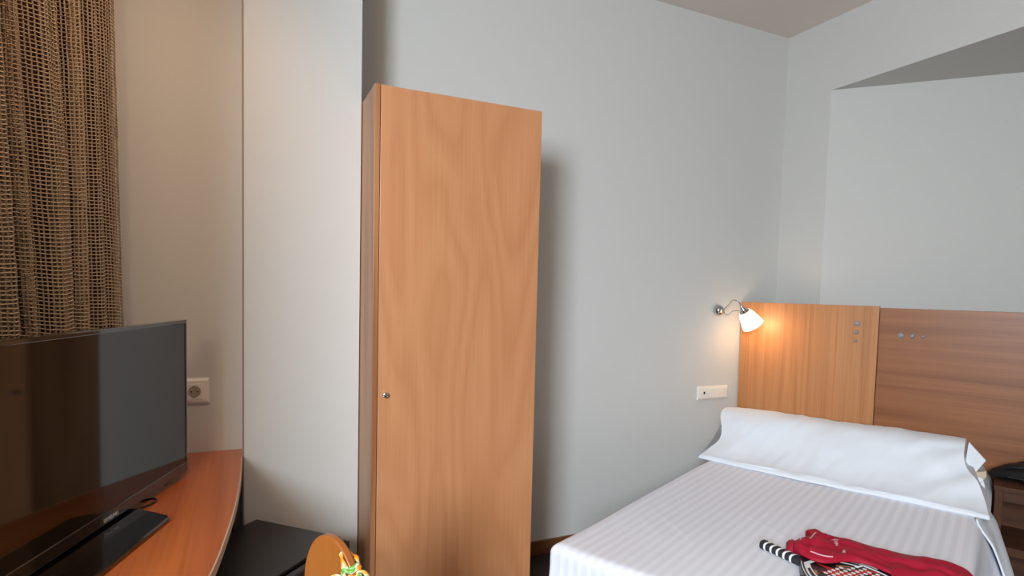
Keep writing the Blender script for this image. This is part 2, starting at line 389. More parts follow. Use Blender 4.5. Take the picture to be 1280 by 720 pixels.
# every cord of the net is a flat four-sided strand
vv = [[v.co.copy() for v in r] for r in rows]; bm.free(); bm = bmesh.new()
def strand(pts, r):
    prev = None
    for i, p in enumerate(pts):
        t_ = (pts[min(i+1, len(pts)-1)]-pts[max(i-1, 0)])
        t_.normalize()
        s_ = t_.cross(Vector((nrm.x, nrm.y, 0)))
        if s_.length < .05: s_ = Vector((0, 0, 1))
        s_.normalize(); q_ = s_.cross(t_)
        ring = [bm.verts.new(p+s_*r), bm.verts.new(p+q_*r-s_*r*.5), bm.verts.new(p-q_*r-s_*r*.5)]
        if prev:
            for k in range(3): bm.faces.new((prev[k], prev[(k+1) % 3], ring[(k+1) % 3], ring[k]))
        prev = ring
for j in range(nr+1): strand(vv[j], .0017)
for i in range(nc+1): strand([vv[j][i] for j in range(0, nr+1, 3)], .0020)
t = thing('net_curtain', 'tan coarse open-mesh net curtain hanging in folds at the left, behind the television', 'curtain', (-.6, 1.57, 0))
ob = part('netting', bm, M['net'], t); ob['kind'] = 'stuff'
part('heading_rail', tube([(-.36, 2.27, 2.86), (-.84, .92, 2.86)], .014, 12), M['satin'], t, smooth=60)
bl = part('blackout_panel', grid(lambda a, b: Vector((-.405-.50*a, 2.315-1.40*a, .03+2.84*b))+Vector((nrm.x, nrm.y, 0))*.014*math.sin(a*62+.3*math.sin(b*4)), 140, 6)[0], M['blind'], None, base=(-.7, 1.6, 0), smooth=80)
tag(bl, 'dark brown blackout cloth hanging behind the mesh curtain', 'curtain')
md = bl.modifiers.new('thickness', 'SOLIDIFY'); md.thickness = .002

# ------------------------------------------------------------------ sockets
def rounded_plate(x0, x1, z0, z1, y, depth, bm=None, edge=.006):
    bm = bm or bmesh.new()
    a = [bm.verts.new(p) for p in ((x0, y, z0), (x1, y, z0), (x1, y, z1), (x0, y, z1))]
    b = [bm.verts.new(p) for p in ((x0, y-depth*.55, z0), (x1, y-depth*.55, z0), (x1, y-depth*.55, z1), (x0, y-depth*.55, z1))]
    c = [bm.verts.new(p) for p in ((x0+edge, y-depth, z0+edge*1.6), (x1-edge, y-depth, z0+edge*1.6), (x1-edge, y-depth, z1-edge*1.6), (x0+edge, y-depth, z1-edge*1.6))]
    bm.faces.new(a); bm.faces.new(c[::-1])
    for u_, v_ in ((a, b), (b, c)):
        for i in range(4): bm.faces.new((u_[i], u_[(i+1) % 4], v_[(i+1) % 4], v_[i]))
    return bm
t = thing('wall_socket', 'cream wall power socket half hidden behind the right edge of the television', 'socket', (-.165, 2.335, .968))
cx, cz = -.1700, .962
pl = part('cover_plate', rounded_plate(cx-.046, cx+.0465, cz-.045, cz+.047, 2.335, .011), M['plastic_w'], t, bevel=.0012)
ins = part('socket_insert', box(cx-.0275, 2.321, cz-.0275, cx+.0275, 2.327, cz+.0275), M['plastic_w'], t, bevel=.001)
M['socket_in'] = simple('socket_recess', 'A89A86', .5)
part('socket_recess', lathe([(.0205, 0), (.0205, .0012), (.0185, .0016), (.0180, .0004)], 32, axis_m((cx, 2.321, cz), (0, -1, 0))), M['socket_in'], t, sub=ins, smooth=30)
for dx in (-.0095, .0095):
    part('pin_hole', lathe([(.0028, 0), (.0028, .001)], 12, axis_m((cx+dx, 2.3206, cz), (0, -1, 0))), M['hole'], t, sub=ins)
part('screw', lathe([(.0022, 0), (.0022, .001)], 12, axis_m((cx, 2.3206, cz), (0, -1, 0))), M['satin'], t, sub=ins)
for dz in (-.0185, .0185):
    part('earth_clip', box(cx-.003, 2.3192, cz+dz-.003, cx+.003, 2.3212, cz+dz+.003), M['satin'], t, sub=ins)

t = thing('switch_plate', 'cream triple wall plate with a data outlet and two rockers beside the headboard', 'switch', (2.478, YB, .779))
px0, px1, pz = 2.363, 2.593, .779
pl = part('cover_plate', rounded_plate(px0, px1, pz-.040, pz+.040, YB, .012), M['plastic_w'], t, bevel=.0012)
w3 = (px1-px0-.03)/3
for i in range(3):
    x0 = px0+.015+i*w3
    bm = box(x0+.002, YB-.0150, pz-.026, x0+w3-.002, YB-.010, pz+.026)
    if i == 0:
        m_ = part('outlet_insert', bm, M['plastic_w'], t, bevel=.001)
        part('outlet_hole', box(x0+w3/2-.009, YB-.0156, pz-.005, x0+w3/2+.002, YB-.0148, pz+.010), M['hole'], t, sub=m_)
    else:
        rk = part('rocker', bm, M['plastic_w'], t, bevel=.0015)

# ------------------------------------------------------------------ wall lamp
LB = Vector((2.490, YB, 1.262))
t = thing('wall_lamp', 'lit chrome wall lamp with curved arm and frosted glass shade beside the headboard', 'lamp', tuple(LB))
part('wall_base', lathe([(.030, 0), (.033, .006), (.033, .014), (.030, .024), (.024, .034), (.014, .041), (.004, .043)], 36, axis_m(LB, (0, -1, 0))), M['chrome'], t, smooth=50)
arm = smooth_path([(2.496, 2.535, 1.262), (2.487, 2.50, 1.282), (2.470, 2.455, 1.308), (2.463, 2.43, 1.322), (2.468, 2.405, 1.322), (2.482, 2.395, 1.305), (2.492, 2.390, 1.287)], 6)
part('arm', tube(arm, .0032, 10), M['chrome'], t, smooth=60)
cab = smooth_path([(2.500, 2.535, 1.258), (2.485, 2.50, 1.240), (2.475, 2.47, 1.240), (2.482, 2.46, 1.252), (2.488, 2.452, 1.262), (2.480, 2.43, 1.263), (2.492, 2.41, 1.266)], 6)
part('cable', tube(cab, .0019, 8), M['satin'], t, smooth=60)
AX = Vector((.60, -.12, -.79)).normalized(); HP = Vector((2.486, 2.395, 1.296))
part('shade_holder', lathe([(.005, 0), (.007, .006), (.011, .014), (.013, .022), (.021, .036), (.030, .045), (.034, .048), (.026, .048)], 30, axis_m(HP, AX)), M['chrome'], t, smooth=35)
sh = lathe([(.030, .044), (.036, .055), (.046, .085), (.054, .115), (.059, .138), (.056, .138), (.043, .085), (.028, .052)], 40, axis_m(HP, AX), cap=False)
part('shade', sh, M['shade'], t, smooth=50)
part('bulb', lathe([(.010, .05), (.012, .06), (.018, .08), (.018, .095), (.010, .108), (.002, .11)], 20, axis_m(HP, AX)), M['shade'], t, smooth=50)
light('wall_lamp_bulb', 'POINT', tuple(HP+AX*.16), 1.2, (1.0, .58, .26), shadow_soft_size=.03)

# ------------------------------------------------------------------ mini fridge
E1 = Vector((math.sqrt(.5), -math.sqrt(.5), 0))
FRF = ((.0335, 2.232, 0), R(-45))          # local x along the wall away from the corner, local -y out into the room
FZ = .506
t = thing('mini_fridge', 'low black minibar fridge standing in the corner between desk and wardrobe', 'fridge', (.18, -.24, 0), frame=FRF)
part('cabinet', box(.004, -.47, .02, .350, -.006, FZ-.016), M['fridge'], t, bevel=.004)
part('top_panel', box(0, -.476, FZ-.0155, .362, -.004, FZ), M['fridge'], t, bevel=.003)
d_ = part('door', box(.372, -.474, .03, .402, -.006, FZ-.006), M['fridge_door'], t, bevel=.006, seg=3)
part('door_seal', box(.3505, -.462, .04, .3715, -.018, FZ-.03), M['hole'], t)
part('hinge', box(.352, -.05, FZ-.0135, .392, -.014, FZ-.003), M['black'], t, bevel=.001)
for fx in (.03, .32):
    for fy in (-.44, -.04): part('foot', lathe([(.018, 0), (.018, .021)], 14, Matrix.Translation((fx, fy, 0))), M['black'], t)

# ------------------------------------------------------------------ chair with ribbon
N_ = Vector((.196, 1.125)); F_ = Vector((.112, 1.305)); mid = (N_+F_)/2; wdir = (N_-F_).normalized(); hw = (N_-F_).length/2
cang = math.atan2(wdir.y, wdir.x)
CF = ((mid.x, mid.y, 0), cang)       # local x toward the near edge, local -y = towards the seat side?
t = thing('desk_chair', 'orange wooden chair with a round-topped backrest, pushed up to the desk', 'chair', (0, 0, 0), frame=CF)
CT = .833
# find which local y faces the desk
seat_dir = -1 if (Matrix.Rotation(cang, 3, 'Z') @ Vector((0, -1, 0))).x < 0 else 1
bm = bmesh.new(); ring0 = []; ring1 = []
outl = []
nA = 32
for i in range(nA+1):
    a = PI*i/nA; ce, se = math.cos(a), math.sin(a)
    outl.append((hw*math.copysign(abs(ce)**1.0, ce), CT-.140+.140*abs(se)**.92))
outl += [(-hw*.98, .62), (-hw*.90, .52), (-hw*.85, .46), (hw*.85, .46), (hw*.90, .52), (hw*.98, .62)]
for x, z in outl:
    cv = .0
    ring0.append(bm.verts.new((x, seat_dir*(0), z))); ring1.append(bm.verts.new((x, -seat_dir*.016, z)))
bm.faces.new(ring0); bm.faces.new(ring1[::-1]); n = len(outl)
for i in range(n): bm.faces.new((ring0[i], ring0[(i+1) % n], ring1[(i+1) % n], ring1[i]))
part('backrest', bm, M['chair_wood'], t, bevel=.003, seg=3, smooth=35)
sy = seat_dir
bm = bmesh.new(); pts = []
for i in range(40):
    a = 2*PI*i/40; c_, s_ = math.cos(a), math.sin(a)
    pts.append((.20*math.copysign(abs(c_)**.6, c_), sy*.20+.19*math.copysign(abs(s_)**.6, s_)))
part('seat', prism(pts, .438, .460), M['chair_wood'], t, bevel=.005, smooth=35)
for lx in (-.15, .15):
    for ly in (.06, .34):
        part('leg', tube([(lx, sy*ly, .438), (lx*1.12, sy*(ly+(-.03 if ly < .1 else .02)), 0)], .015, 14), M['chair_wood'], t, smooth=50)

# ribbon wound round the near shoulder of the backrest
rb = thing('ribbon', 'twisted orange, green and white ribbon tied round the edge of the chair backrest', 'ribbon', (hw*.9, 0, .78), frame=CF)
def wrap(z, x, tilt, rx, r, ph=0, n=26, turns=1.0):
    out = []
    for i in range(n+1):
        a = ph+2*PI*turns*i/n
        out.append((x+rx*math.cos(a)+.002*math.sin(3*a), -seat_dir*.0095+.0155*math.sin(a), z+tilt*math.cos(a)+.003*math.sin(2*a+ph)))
    return out
bm = bmesh.new()
zc = CT-.047; xc = hw*.63
for i, (dz, dx, ti, rx) in enumerate(((.014, -.003, .010, .016), (.004, .0, .007, .0175), (-.010, .004, .004, .0175), (-.020, .008, -.003, .0165))):
    tube(wrap(zc+dz, xc+dx, -ti, rx, 0, i), .0040, 8, bm, [1+.35*math.sin(j*1.3+i) for j in range(27)])
part('winding', bm, M['ribbon'], rb, smooth=70)
sgn = seat_dir
def loop(cx_, cy_, cz_, rx, rz, tw):
    return [(cx_+rx*math.cos(a)*.8, cy_+.010*math.sin(a+tw)+0, cz_+rz*math.sin(a)) for a in [2*PI*i/22 for i in range(23)]]
part('bow_loop', tube(loop(xc-.018, sgn*.016, zc-.030, .012, .013, .6), .0042, 8, taper=[1+.3*math.sin(j*.9) for j in range(23)]), M['ribbon'], rb, smooth=70)
part('bow_loop', tube(loop(xc+.020, -sgn*.022, zc-.020, .010, .016, 2), .0036, 8, taper=[1+.3*math.sin(j*.9) for j in range(23)]), M['ribbon'], rb, smooth=70)
part('loose_end', tube(smooth_path([(xc-.01, sgn*.016, zc-.03), (xc-.026, sgn*.02, zc-.045), (xc-.032, sgn*.018, zc-.066), (xc-.026, sgn*.018, zc-.09)], 6), .0042, 8), M['ribbon'], rb, smooth=70)
part('loose_end', tube(smooth_path([(xc+.018, -sgn*.022, zc-.02), (xc+.020, -sgn*.026, zc-.05), (xc+.018, -sgn*.026, zc-.09)], 6), .0026, 8), M['ribbon'], rb, smooth=70)

# ------------------------------------------------------------------ bed corner: frame x = towards the headboard, y = -v (v runs along the headboard to the right)
BF = ((2.665, 2.575, 0), R(25))
def B(u, v, z): return Vector((u, -v, z))

# headboard
t = thing('headboard', 'wide veneered headboard panels with round metal studs behind the bed', 'headboard', (0.01, -.9, 0), frame=BF)
HT = .024
part('panel', box(0, -.7115, .20, HT, -.0125, 1.3125), M['hb_v'], t, bevel=.001)
tag(bpy.data.objects['panel'], 'left panel with vertical grain')
p2 = part('panel', box(.004, -2.10, .20, HT, -.7145, 1.3045), M['hb_h'], t, bevel=.001)
tag(p2, 'right panel with horizontal grain')
part('batten', box(HT, -2.05, .0, HT+.03, -1.99, 1.2), M['hb_v'], t)
part('batten', box(HT, -.75, .0, HT+.03, -.69, 1.2), M['hb_v'], t)
def stud(v, z, r, x):
    return part('stud', lathe([(r, 0), (r, .003), (r*.75, .0055), (r*.2, .0065)], 24, axis_m(B(x, v, z), (-1, 0, 0))), M['satin'], t, smooth=50)
for v, z, r in ((.613, 1.217, .0145), (.612, 1.171, .0115), (.611, 1.126, .0085)): stud(v, z, r, 0.0005)
for v, z, r in ((.808, 1.168, .0145), (.857, 1.169, .0115), (.902, 1.169, .0085)): stud(v, z, r, .0045)

# bed
BZ = .51; V0, V1, U0b, U1b = .092, 1.176, -1.965, -.045
t = thing('bed', 'single bed with a white mattress against the headboard', 'bed', (-1.0, -.63, 0), frame=BF)
part('mattress', box(U0b+.03, -(V1-.03), .30, U1b, -(V0+.03), BZ-.012), M['matt_white'], t, bevel=.03, seg=4, smooth=60)
part('bed_base', box(U0b+.05, -(V1-.04), .14, U1b, -(V0+.04), .299), M['dark_wood'], t, bevel=.004)
for u in (U0b+.12, U1b-.1):
    for v in (V0+.12, V1-.12): part('leg', box(u-.025, -v-.025, 0, u+.025, -v+.025, .141), M['dark_wood'], t, bevel=.003)

# bedspread: top, rounded edges and hanging sides in one cloth
RC = .028; DROP = .40
def side_prof(s):
    """s = arc distance beyond the flat edge -> (outward, downward)"""
    if s <= 0: return 0, 0
    q = RC*PI/2
    if s < q: a = s/RC; return RC*math.sin(a), RC*(1-math.cos(a))
    return RC+.02*(s-q), RC+(s-q)
def spread(a, b):
    Lu0 = DROP; tu = (U1b-U0b-RC); S = Lu0+tu
    su = a*S-Lu0; W = V1-V0-2*RC; sv = b*(W+2*DROP)-DROP
    ou, du = side_prof(-su) if su < 0 else (0, 0)
    u = U0b+RC-ou if su < 0 else U0b+RC+su
    if sv < 0: ov, dv = side_prof(-sv); v = V0+RC-ov
    elif sv > W: ov, dv = side_prof(sv-W); v = V1-RC+ov
    else: dv = 0; v = V0+RC+sv
    d = max(du, dv)
    # corner: where both hang, fold the surplus inward like a pleat
    if du > 0 and dv > 0:
        k = min(du, dv); 
        if sv < 0: v += min(k*.15, .03)
        else: v -= min(k*.15, .03)
    z = BZ-d
    # right side flares out near the head where the cloth is pulled
    if sv > W:
        fl = sstep(-1.25, -.66, u)*(1-sstep(-.60, -.40, u))*.34*max(0, dv-.01); v += fl
        v += .012*math.sin(u*9+1)*sstep(.03, .25, dv)
    if sv < 0: v -= .010*math.sin(u*11)*sstep(.03, .25, dv)
    if su < 0: u -= .014*math.sin(v*13+.4)*sstep(.03, .25, du)
    top = 1-sstep(0, .05, d)
    w = .0030*math.sin(u*5+v*3)+.0025*math.sin(v*8-u*2)
    w += .006*noise.noise(Vector((u*2.2, v*2.8, 3)))
    # soft diagonal creases
    for (cu_, cv_, ang, ln, h) in ((-1.55, .34, -.9, .16, .0030), (-1.60, .27, -.85, .14, .0025), (-1.30, .55, -1.0, .2, .0022), (-1.05, .72, -1.2, .2, .0016)):
        x = (u-cu_)*math.cos(ang)+(v-cv_)*math.sin(ang); y = -(u-cu_)*math.sin(ang)+(v-cv_)*math.cos(ang)
        w += h*math.exp(-(y/.007)**2)*math.exp(-(x/ln)**2)
    w += -.004*sstep(.0, .08, .08-abs(v-V0-.04)) if False else 0
    return B(u, v, z+w*top)
bm, _ = grid(spread, 190, 170)
sp_ = part('bedspread', bm, M['spread'], None, smooth=70)
sp_.location = Vector(BF[0]); sp_.rotation_euler = (0, 0, BF[1])
tag(sp_, 'white satin-striped bedspread drawn smooth over the bed', 'bedspread')
md = sp_.modifiers.new('thickness', 'SOLIDIFY'); md.thickness = .003; md.offset = 1

# loose sheet corner hanging on the right side below the pillow
def flap(a, b):
    # a: down the hang, b: width along the bed
    u0 = -.70-.10*a; 
    u = u0+b*.32
    s = a
    v = 1.160+.012*b+(.016+.120*s)*(.35+.65*sstep(0, .35, s))+.012*math.sin(b*9+s*3)*s
    z = BZ+.010-.012*s-.300*s**1.25
    return B(u, v, z)
bm, _ = grid(flap, 36, 30)
fl = part('bed_sheet', bm, M['linen'], None, smooth=70); fl.location = Vector(BF[0]); fl.rotation_euler = (0, 0, BF[1])
tag(fl, 'pale sheet corner hanging down the right side of the bed below the pillow', 'sheet')
md = fl.modifiers.new('thickness', 'SOLIDIFY'); md.thickness = .006; md.offset = 0

# pillow in its case, leaning up to the headboard
prof = [(-.652, .512), (-.662, .520), (-.650, .534), (-.615, .546), (-.565, .570), (-.51, .606), (-.46, .655), (-.42, .700), (-.385, .727), (-.34, .738), (-.28, .736), (-.20, .70), (-.13, .64), (-.09, .57), (-.085, .515)]
def pil(a, b):
    pp = [Vector((x, 0, z)) for x, z in prof]
    x = a*(len(pp)-1); i = min(int(x), len(pp)-2); f = x-i
    P_ = [pp[max(i-1, 0)], pp[i], pp[i+1], pp[min(i+2, len(pp)-1)]]
    q = .5*((2*P_[1])+(P_[2]-P_[0])*f+(2*P_[0]-5*P_[1]+4*P_[2]-P_[3])*f*f+(3*P_[1]-P_[0]-3*P_[2]+P_[3])*f**3)
    u, z = q.x, q.z
    hgt = (z-.512)/.226
    # left end: wide at hem, drawn in higher up; right end tapers toward the top corner
    vl = .052+.055*sstep(0, .42, hgt)-.045*sstep(.45, 1, hgt)
    vr = 1.205-.020*sstep(0, .3, hgt)-.080*sstep(.2, .8, hgt)
    v = vl+(vr-vl)*b
    e = min(b, 1-b)
    plump = sstep(0, .10, e)
    z2 = z
    front = 1-sstep(.55, .75, a)
    if hgt > .1:
        z2 += .014*b*sstep(.3, 1, hgt) - .012*(1-sstep(0, .2, b))*sstep(.5, 1, hgt)
        bulge = .020*math.sin(PI*min(1, hgt))*plump*front
        u -= bulge*.8; z2 += bulge*.5
        wr = .013*noise.noise(Vector((u*6, v*6, z*9)))+.005*noise.noise(Vector((v*22-z*16, z*14, 3)))*plump+.004*math.sin((v*1.0+z*2.2)*26)*(1-sstep(0, .28, b))*sstep(.15, .5, hgt)
        wr += .007*math.sin((v*1.6-z*3.4)*19)*sstep(.72, .95, b)*sstep(.12, .4, hgt)*(1-sstep(.85, 1, hgt))
        z2 += wr*.8; u -= wr*.7*front
    else:
        z2 += .003*math.sin(v*17)*a+.002*noise.noise(Vector((v*9, 0, 1)))
        u += .006*math.sin(v*7+1)+.012*(b-.5)**2
    return B(u, v, z2)
bm, vs = grid(pil, 90, 130)
for col in (0, 130):
    bm.faces.new([vs[i][col] for i in range(91)])
bm.faces.new([vs[0][j] for j in range(131)]+[vs[90][j] for j in range(130, -1, -1)])
t = thing('pillow', 'long white pillow lying across the head of the bed', 'pillow', (-.37, -.63, BZ), frame=BF)
part('pillowcase', bm, M['linen'], t, smooth=60)
def wedge(pts, nrm_, th, name, mat):
    bm = bmesh.new(); n_ = Vector(nrm_).normalized()*th
    a = [bm.verts.new(B(*p)) for p in pts]; b = [bm.verts.new(B(*p)+n_) for p in pts]
    bm.faces.new(a); bm.faces.new(b[::-1]); k = len(pts)
    for i in range(k): bm.faces.new((a[i], a[(i+1) % k], b[(i+1) % k], b[i]))
    return part(name, bm, mat, t, bevel=.002)
wedge([(-.385, 1.118, .752), (-.375, 1.178, .682), (-.40, 1.153, .640), (-.42, 1.128, .60), (-.40, 1.112, .68)], (1, 0, .1), .012, 'case_flap', M['linen'])
wedge([(-.40, 1.12, .625), (-.385, 1.182, .640), (-.385, 1.184, .618), (-.42, 1.16, .58)], (1, 0, 0), .02, 'lining', M['beige'])
for k in range(3):
    z = .618-.034*k
    wedge([(-.42, 1.10, z+.02), (-.40, 1.172+.008*k, z-.008), (-.405, 1.182+.007*k, z-.040), (-.44, 1.13, z-.05)], (1, 0, 0), .014, 'case_fold', M['linen'])

# ------------------------------------------------------------------ nightstand and bag
NU, NZ = -.33, .575
t = thing('nightstand', 'brown wooden open-shelved nightstand right of the bed in front of the headboard', 'nightstand', (-.17, -1.45, 0), frame=BF)
nv0, nv1 = 1.213, 1.66
part('top', box(NU-.004, -nv1, NZ-.022, -.008, -nv0+.004, NZ), M['ns_wood'], t, bevel=.002)
part('side_panel', box(NU, -nv0-.028, 0, -.008, -nv0, NZ-.022), M['ns_wood'], t, bevel=.0015)
part('side_panel', box(NU, -nv1, 0, -.008, -nv1+.028, NZ-.022), M['ns_wood'], t, bevel=.0015)
part('rail', box(NU+.001, -nv1+.028, .513, NU+.019, -nv0-.028, NZ-.022), M['ns_wood'], t, bevel=.001)
part('shelf', box(NU+.001, -nv1+.028, .287, -.012, -nv0-.028, .322), M['ns_wood'], t, bevel=.001)
part('shelf', box(NU+.001, -nv1+.028, .06, -.012, -nv0-.028, .085), M['ns_wood'], t, bevel=.001)
part('back_panel', box(-.020, -nv1+.028, .085, -.010, -nv0-.028, NZ-.022), M['ns_wood'], t)
def bagf(a, b):
    th = 2*PI*a
    L_ = .44; v = 1.188+L_*b
    e = max(.02, math.sin(PI*min(1, max(0, b*.98+.01)))**.45)
    h = .052*e*(.8+.25*noise.noise(Vector((b*6, 1, 2)))); d = .110*e
    c, s = math.cos(th), math.sin(th)
    u = -.165+d*math.copysign(abs(c)**.7, c); z = NZ+.002+h+h*math.copysign(abs(s)**.8, s)
    n_ = .008*noise.noise(Vector((u*22, v*22, z*30)))*e
    return B(u, v, max(NZ+.001, z+n_+ (.004*math.sin(v*70+u*30) if s > 0 else 0)*e))
bm, vs = grid(bagf, 40, 44)
bmesh.ops.remove_doubles(bm, verts=bm.verts, dist=.0004)
t = thing('soft_bag', 'crumpled black nylon bag lying on the nightstand', 'bag', (-.165, -1.42, NZ), frame=BF)
bmesh.ops.holes_fill(bm, edges=bm.edges, sides=60)
part('bag_body', bm, M['bag'], t, smooth=70)
part('strap', tube(smooth_path([B(-.22, 1.24, NZ+.055), B(-.25, 1.29, NZ+.074), B(-.22, 1.36, NZ+.082), B(-.15, 1.43, NZ+.080), B(-.19, 1.50, NZ+.08)], 6), .006, 8), M['bag'], t, smooth=60)
part('zip', tube([B(-.268, 1.25, NZ+.030), B(-.278, 1.36, NZ+.028), B(-.278, 1.46, NZ+.028), B(-.268, 1.58, NZ+.030)], .003, 6), M['black_gloss'], t, smooth=60)

# ------------------------------------------------------------------ padel racket
RA = Vector((-.36, .933)).normalized()       # (u, v) direction from butt to head
RN = Vector((RA.y, -RA.x))                   # across, towards the headboard side
RO = Vector((-1.527, .636)); RZ = BZ+.004; RTH = .038
def Q(s, x, z):
    q = RO+RA*s+RN*x; return B(q.x, q.y, z)
c0 = RO+RA*.22
t = thing('padel_racket', 'black, white and red padel racket with perforated face lying on the bed', 'racket', (c0.x, -c0.y, RZ), frame=BF)
GZ = RZ+.018
bm = bmesh.new(); rings = []
for s, rx, rz in ((0, .012, .010), (.002, .0165, .0145), (.012, .0170, .015), (.018, .0150, .0135), (.14, .0155, .0135), (.15, .016, .014)):
    rings.append([bm.verts.new(Q(s, rx*math.copysign(abs(math.cos(2*PI*k/24))**.75, math.cos(2*PI*k/24)), GZ+rz*math.copysign(abs(math.sin(2*PI*k/24))**.75, math.sin(2*PI*k/24)))) for k in range(24)])
for a_, b_ in zip(rings, rings[1:]):
    for i in range(24): bm.faces.new((a_[i], a_[(i+1) % 24], b_[(i+1) % 24], b_[i]))
bm.faces.new(rings[0]); bm.faces.new(rings[-1][::-1])
gp = part('grip', bm, M['grip'], t, smooth=50)
for k in range(5):
    s0 = .022+.0235*k
    bm = bmesh.new(); rr = []
    for s in (s0, s0+.0075):
        rr.append([bm.verts.new(Q(s+.006*math.cos(2*PI*i/24), .0160*math.copysign(abs(math.cos(2*PI*i/24))**.75, math.cos(2*PI*i/24)), GZ+.0146*math.copysign(abs(math.sin(2*PI*i/24))**.75, math.sin(2*PI*i/24)))) for i in range(24)])
    for i in range(24): bm.faces.new((rr[0][i], rr[0][(i+1) % 24], rr[1][(i+1) % 24], rr[1][i]))
    o = part('grip_stripe', bm, M['white'], t, sub=gp, smooth=50)
SC, HL, HW = .318, .142, .130
def head_half(s, grow=0):
    """half width of head+throat outline at s"""
    top = SC+HL+grow
    if s >= SC-.03:
        q = (s-(SC-.03))/(top-(SC-.03)); return (HW+grow)*math.sqrt(max(0, 1-q**2.3))
    q = (s-.150)/((SC-.03)-.150); q = max(0, q)
    return (.020+(HW-.020)*math.sin(q*PI/2)**.95)+grow
def outline(grow, n=46, s0=.150):
    top = SC+HL+grow
    L_ = []
    for i in range(n+1):
        s = s0+(top-s0)*math.sin(PI/2*i/n); L_.append((s, head_half(s, grow)))
    return L_+[(s, -w_) for s, w_ in reversed(L_[:-1])]
def ring_solid(o_out, o_in, z0, z1):
    bm = bmesh.new(); n = len(o_out)
    A_ = [[bm.verts.new(Q(s, x, z)) for s, x in o] for o, z in ((o_out, z0), (o_out, z1), (o_in, z1), (o_in, z0))]
    for i in range(n):
        j = (i+1) % n
        for k in range(4): bm.faces.new((A_[k][i], A_[k][j], A_[(k+1) % 4][j], A_[(k+1) % 4][i]))
    return bm
fr = part('frame', ring_solid(outline(0), outline(-.016, s0=.172), RZ, RZ+RTH), M['racket_black'], t, bevel=.003, smooth=50)
tag(fr, 'black outer frame')
part('frame_band', ring_solid(outline(-.0155, s0=.174), outline(-.0185, s0=.180), RZ+.002, RZ+RTH+.0002), M['white'], t)
# striking face
def disc_face(grow, s0, z0, z1):
    bm = bmesh.new(); o = outline(grow, s0=s0)
    lo = [bm.verts.new(Q(s, x, z0)) for s, x in o]; hi = [bm.verts.new(Q(s, x, z1)) for s, x in o]
    bm.faces.new(lo[::-1]); bm.faces.new(hi); n = len(o)
    for i in range(n): bm.faces.new((lo[i], lo[(i+1) % n], hi[(i+1) % n], hi[i]))
    return bm
fc = part('face', disc_face(-.0185, .185, RZ+.004, RZ+RTH-.002), M['racket_black'], t)
FZr = RZ+RTH-.0015
def flat(polys, z, mat, name, sub=None, kind=None):
    bm = bmesh.new()
    for poly in polys:
        a = [bm.verts.new(Q(s, x, z)) for s, x in poly]; b = [bm.verts.new(Q(s, x, z+.0006)) for s, x in poly]
        bm.faces.new(a[::-1]); bm.faces.new(b); n = len(poly)
        for i in range(n): bm.faces.new((a[i], a[(i+1) % n], b[(i+1) % n], b[i]))
    o = part(name, bm, mat, t, sub=sub)
    if kind: o['kind'] = kind
    return o
flat([[(.192, -.002), (.262, .018), (.300, .075), (.292, .02), (.345, .06), (.32, .0), (.40, -.01), (.335, -.03), (.36, -.085), (.30, -.045), (.275, -.095), (.27, -.03), (.23, -.04), (.245, -.012)],
      [(.33, .09), (.38, .07), (.41, .03), (.385, .03), (.36, .055)], [(.265, .045), (.285, .095), (.315, .11), (.30, .085), (.325, .075), (.295, .065)], [(.31, .085), (.34, .10), (.36, .085), (.335, .07)]], FZr, M['racket_red'], 'red_print', fc)
for gp_ in ([(.235, .030), (.262, .060), (.268, .056), (.242, .027)], [(.225, .038), (.25, .070), (.256, .066), (.232, .035)], [(.215, -.05), (.235, -.07), (.24, -.065), (.221, -.045)]):
    flat([gp_], FZr, M['racket_gold'], 'gold_print', fc)
dots = []; dots2 = []
for i in range(11):
    for j in range(13):
        s = .244+.0185*i; x = -.111+.0185*j+(.00925 if i % 2 else 0)
        w_ = head_half(s, -.030)
        if abs(x) < w_ and s < SC+HL-.03 and (s > .262 or abs(x) < .045):
            dots.append([(s+.0052*math.cos(2*PI*k/10)*1.2, x+.0052*math.sin(2*PI*k/10)) for k in range(10)])
flat(dots, FZr+.0007, M['white'], 'face_hole', fc, 'stuff')
# side panels of the throat with white and black inlays
for sg in (-1, 1):
    def edge_strip(g0, g1, s0, s1, n=12):
        A_ = [(s0+(s1-s0)*i/n, sg*(head_half(s0+(s1-s0)*i/n)-g0)) for i in range(n+1)]
        B_ = [(s0+(s1-s0)*i/n, sg*(head_half(s0+(s1-s0)*i/n)-g1)) for i in range(n+1)]
        return A_+B_[::-1]
    a = edge_strip(.0165, .040, .185, .27); b = edge_strip(.022, .034, .205, .262)
    flat([edge_strip(.004, .0075, .165, .30)], RZ+RTH, M['white'], 'white_inlay', fr)
    flat([a], RZ+RTH+.0003, M['white'], 'white_inlay', fr); flat([b], RZ+RTH+.0010, M['racket_black'], 'black_inlay', fr)
part('bumper', tube([Q(.205, -head_half(.205)-.002, RZ+.018), Q(.215, -head_half(.215)-.005, RZ+.018), Q(.225, -head_half(.225)-.002, RZ+.018)], .006, 10), M['racket_black'], t, smooth=60)

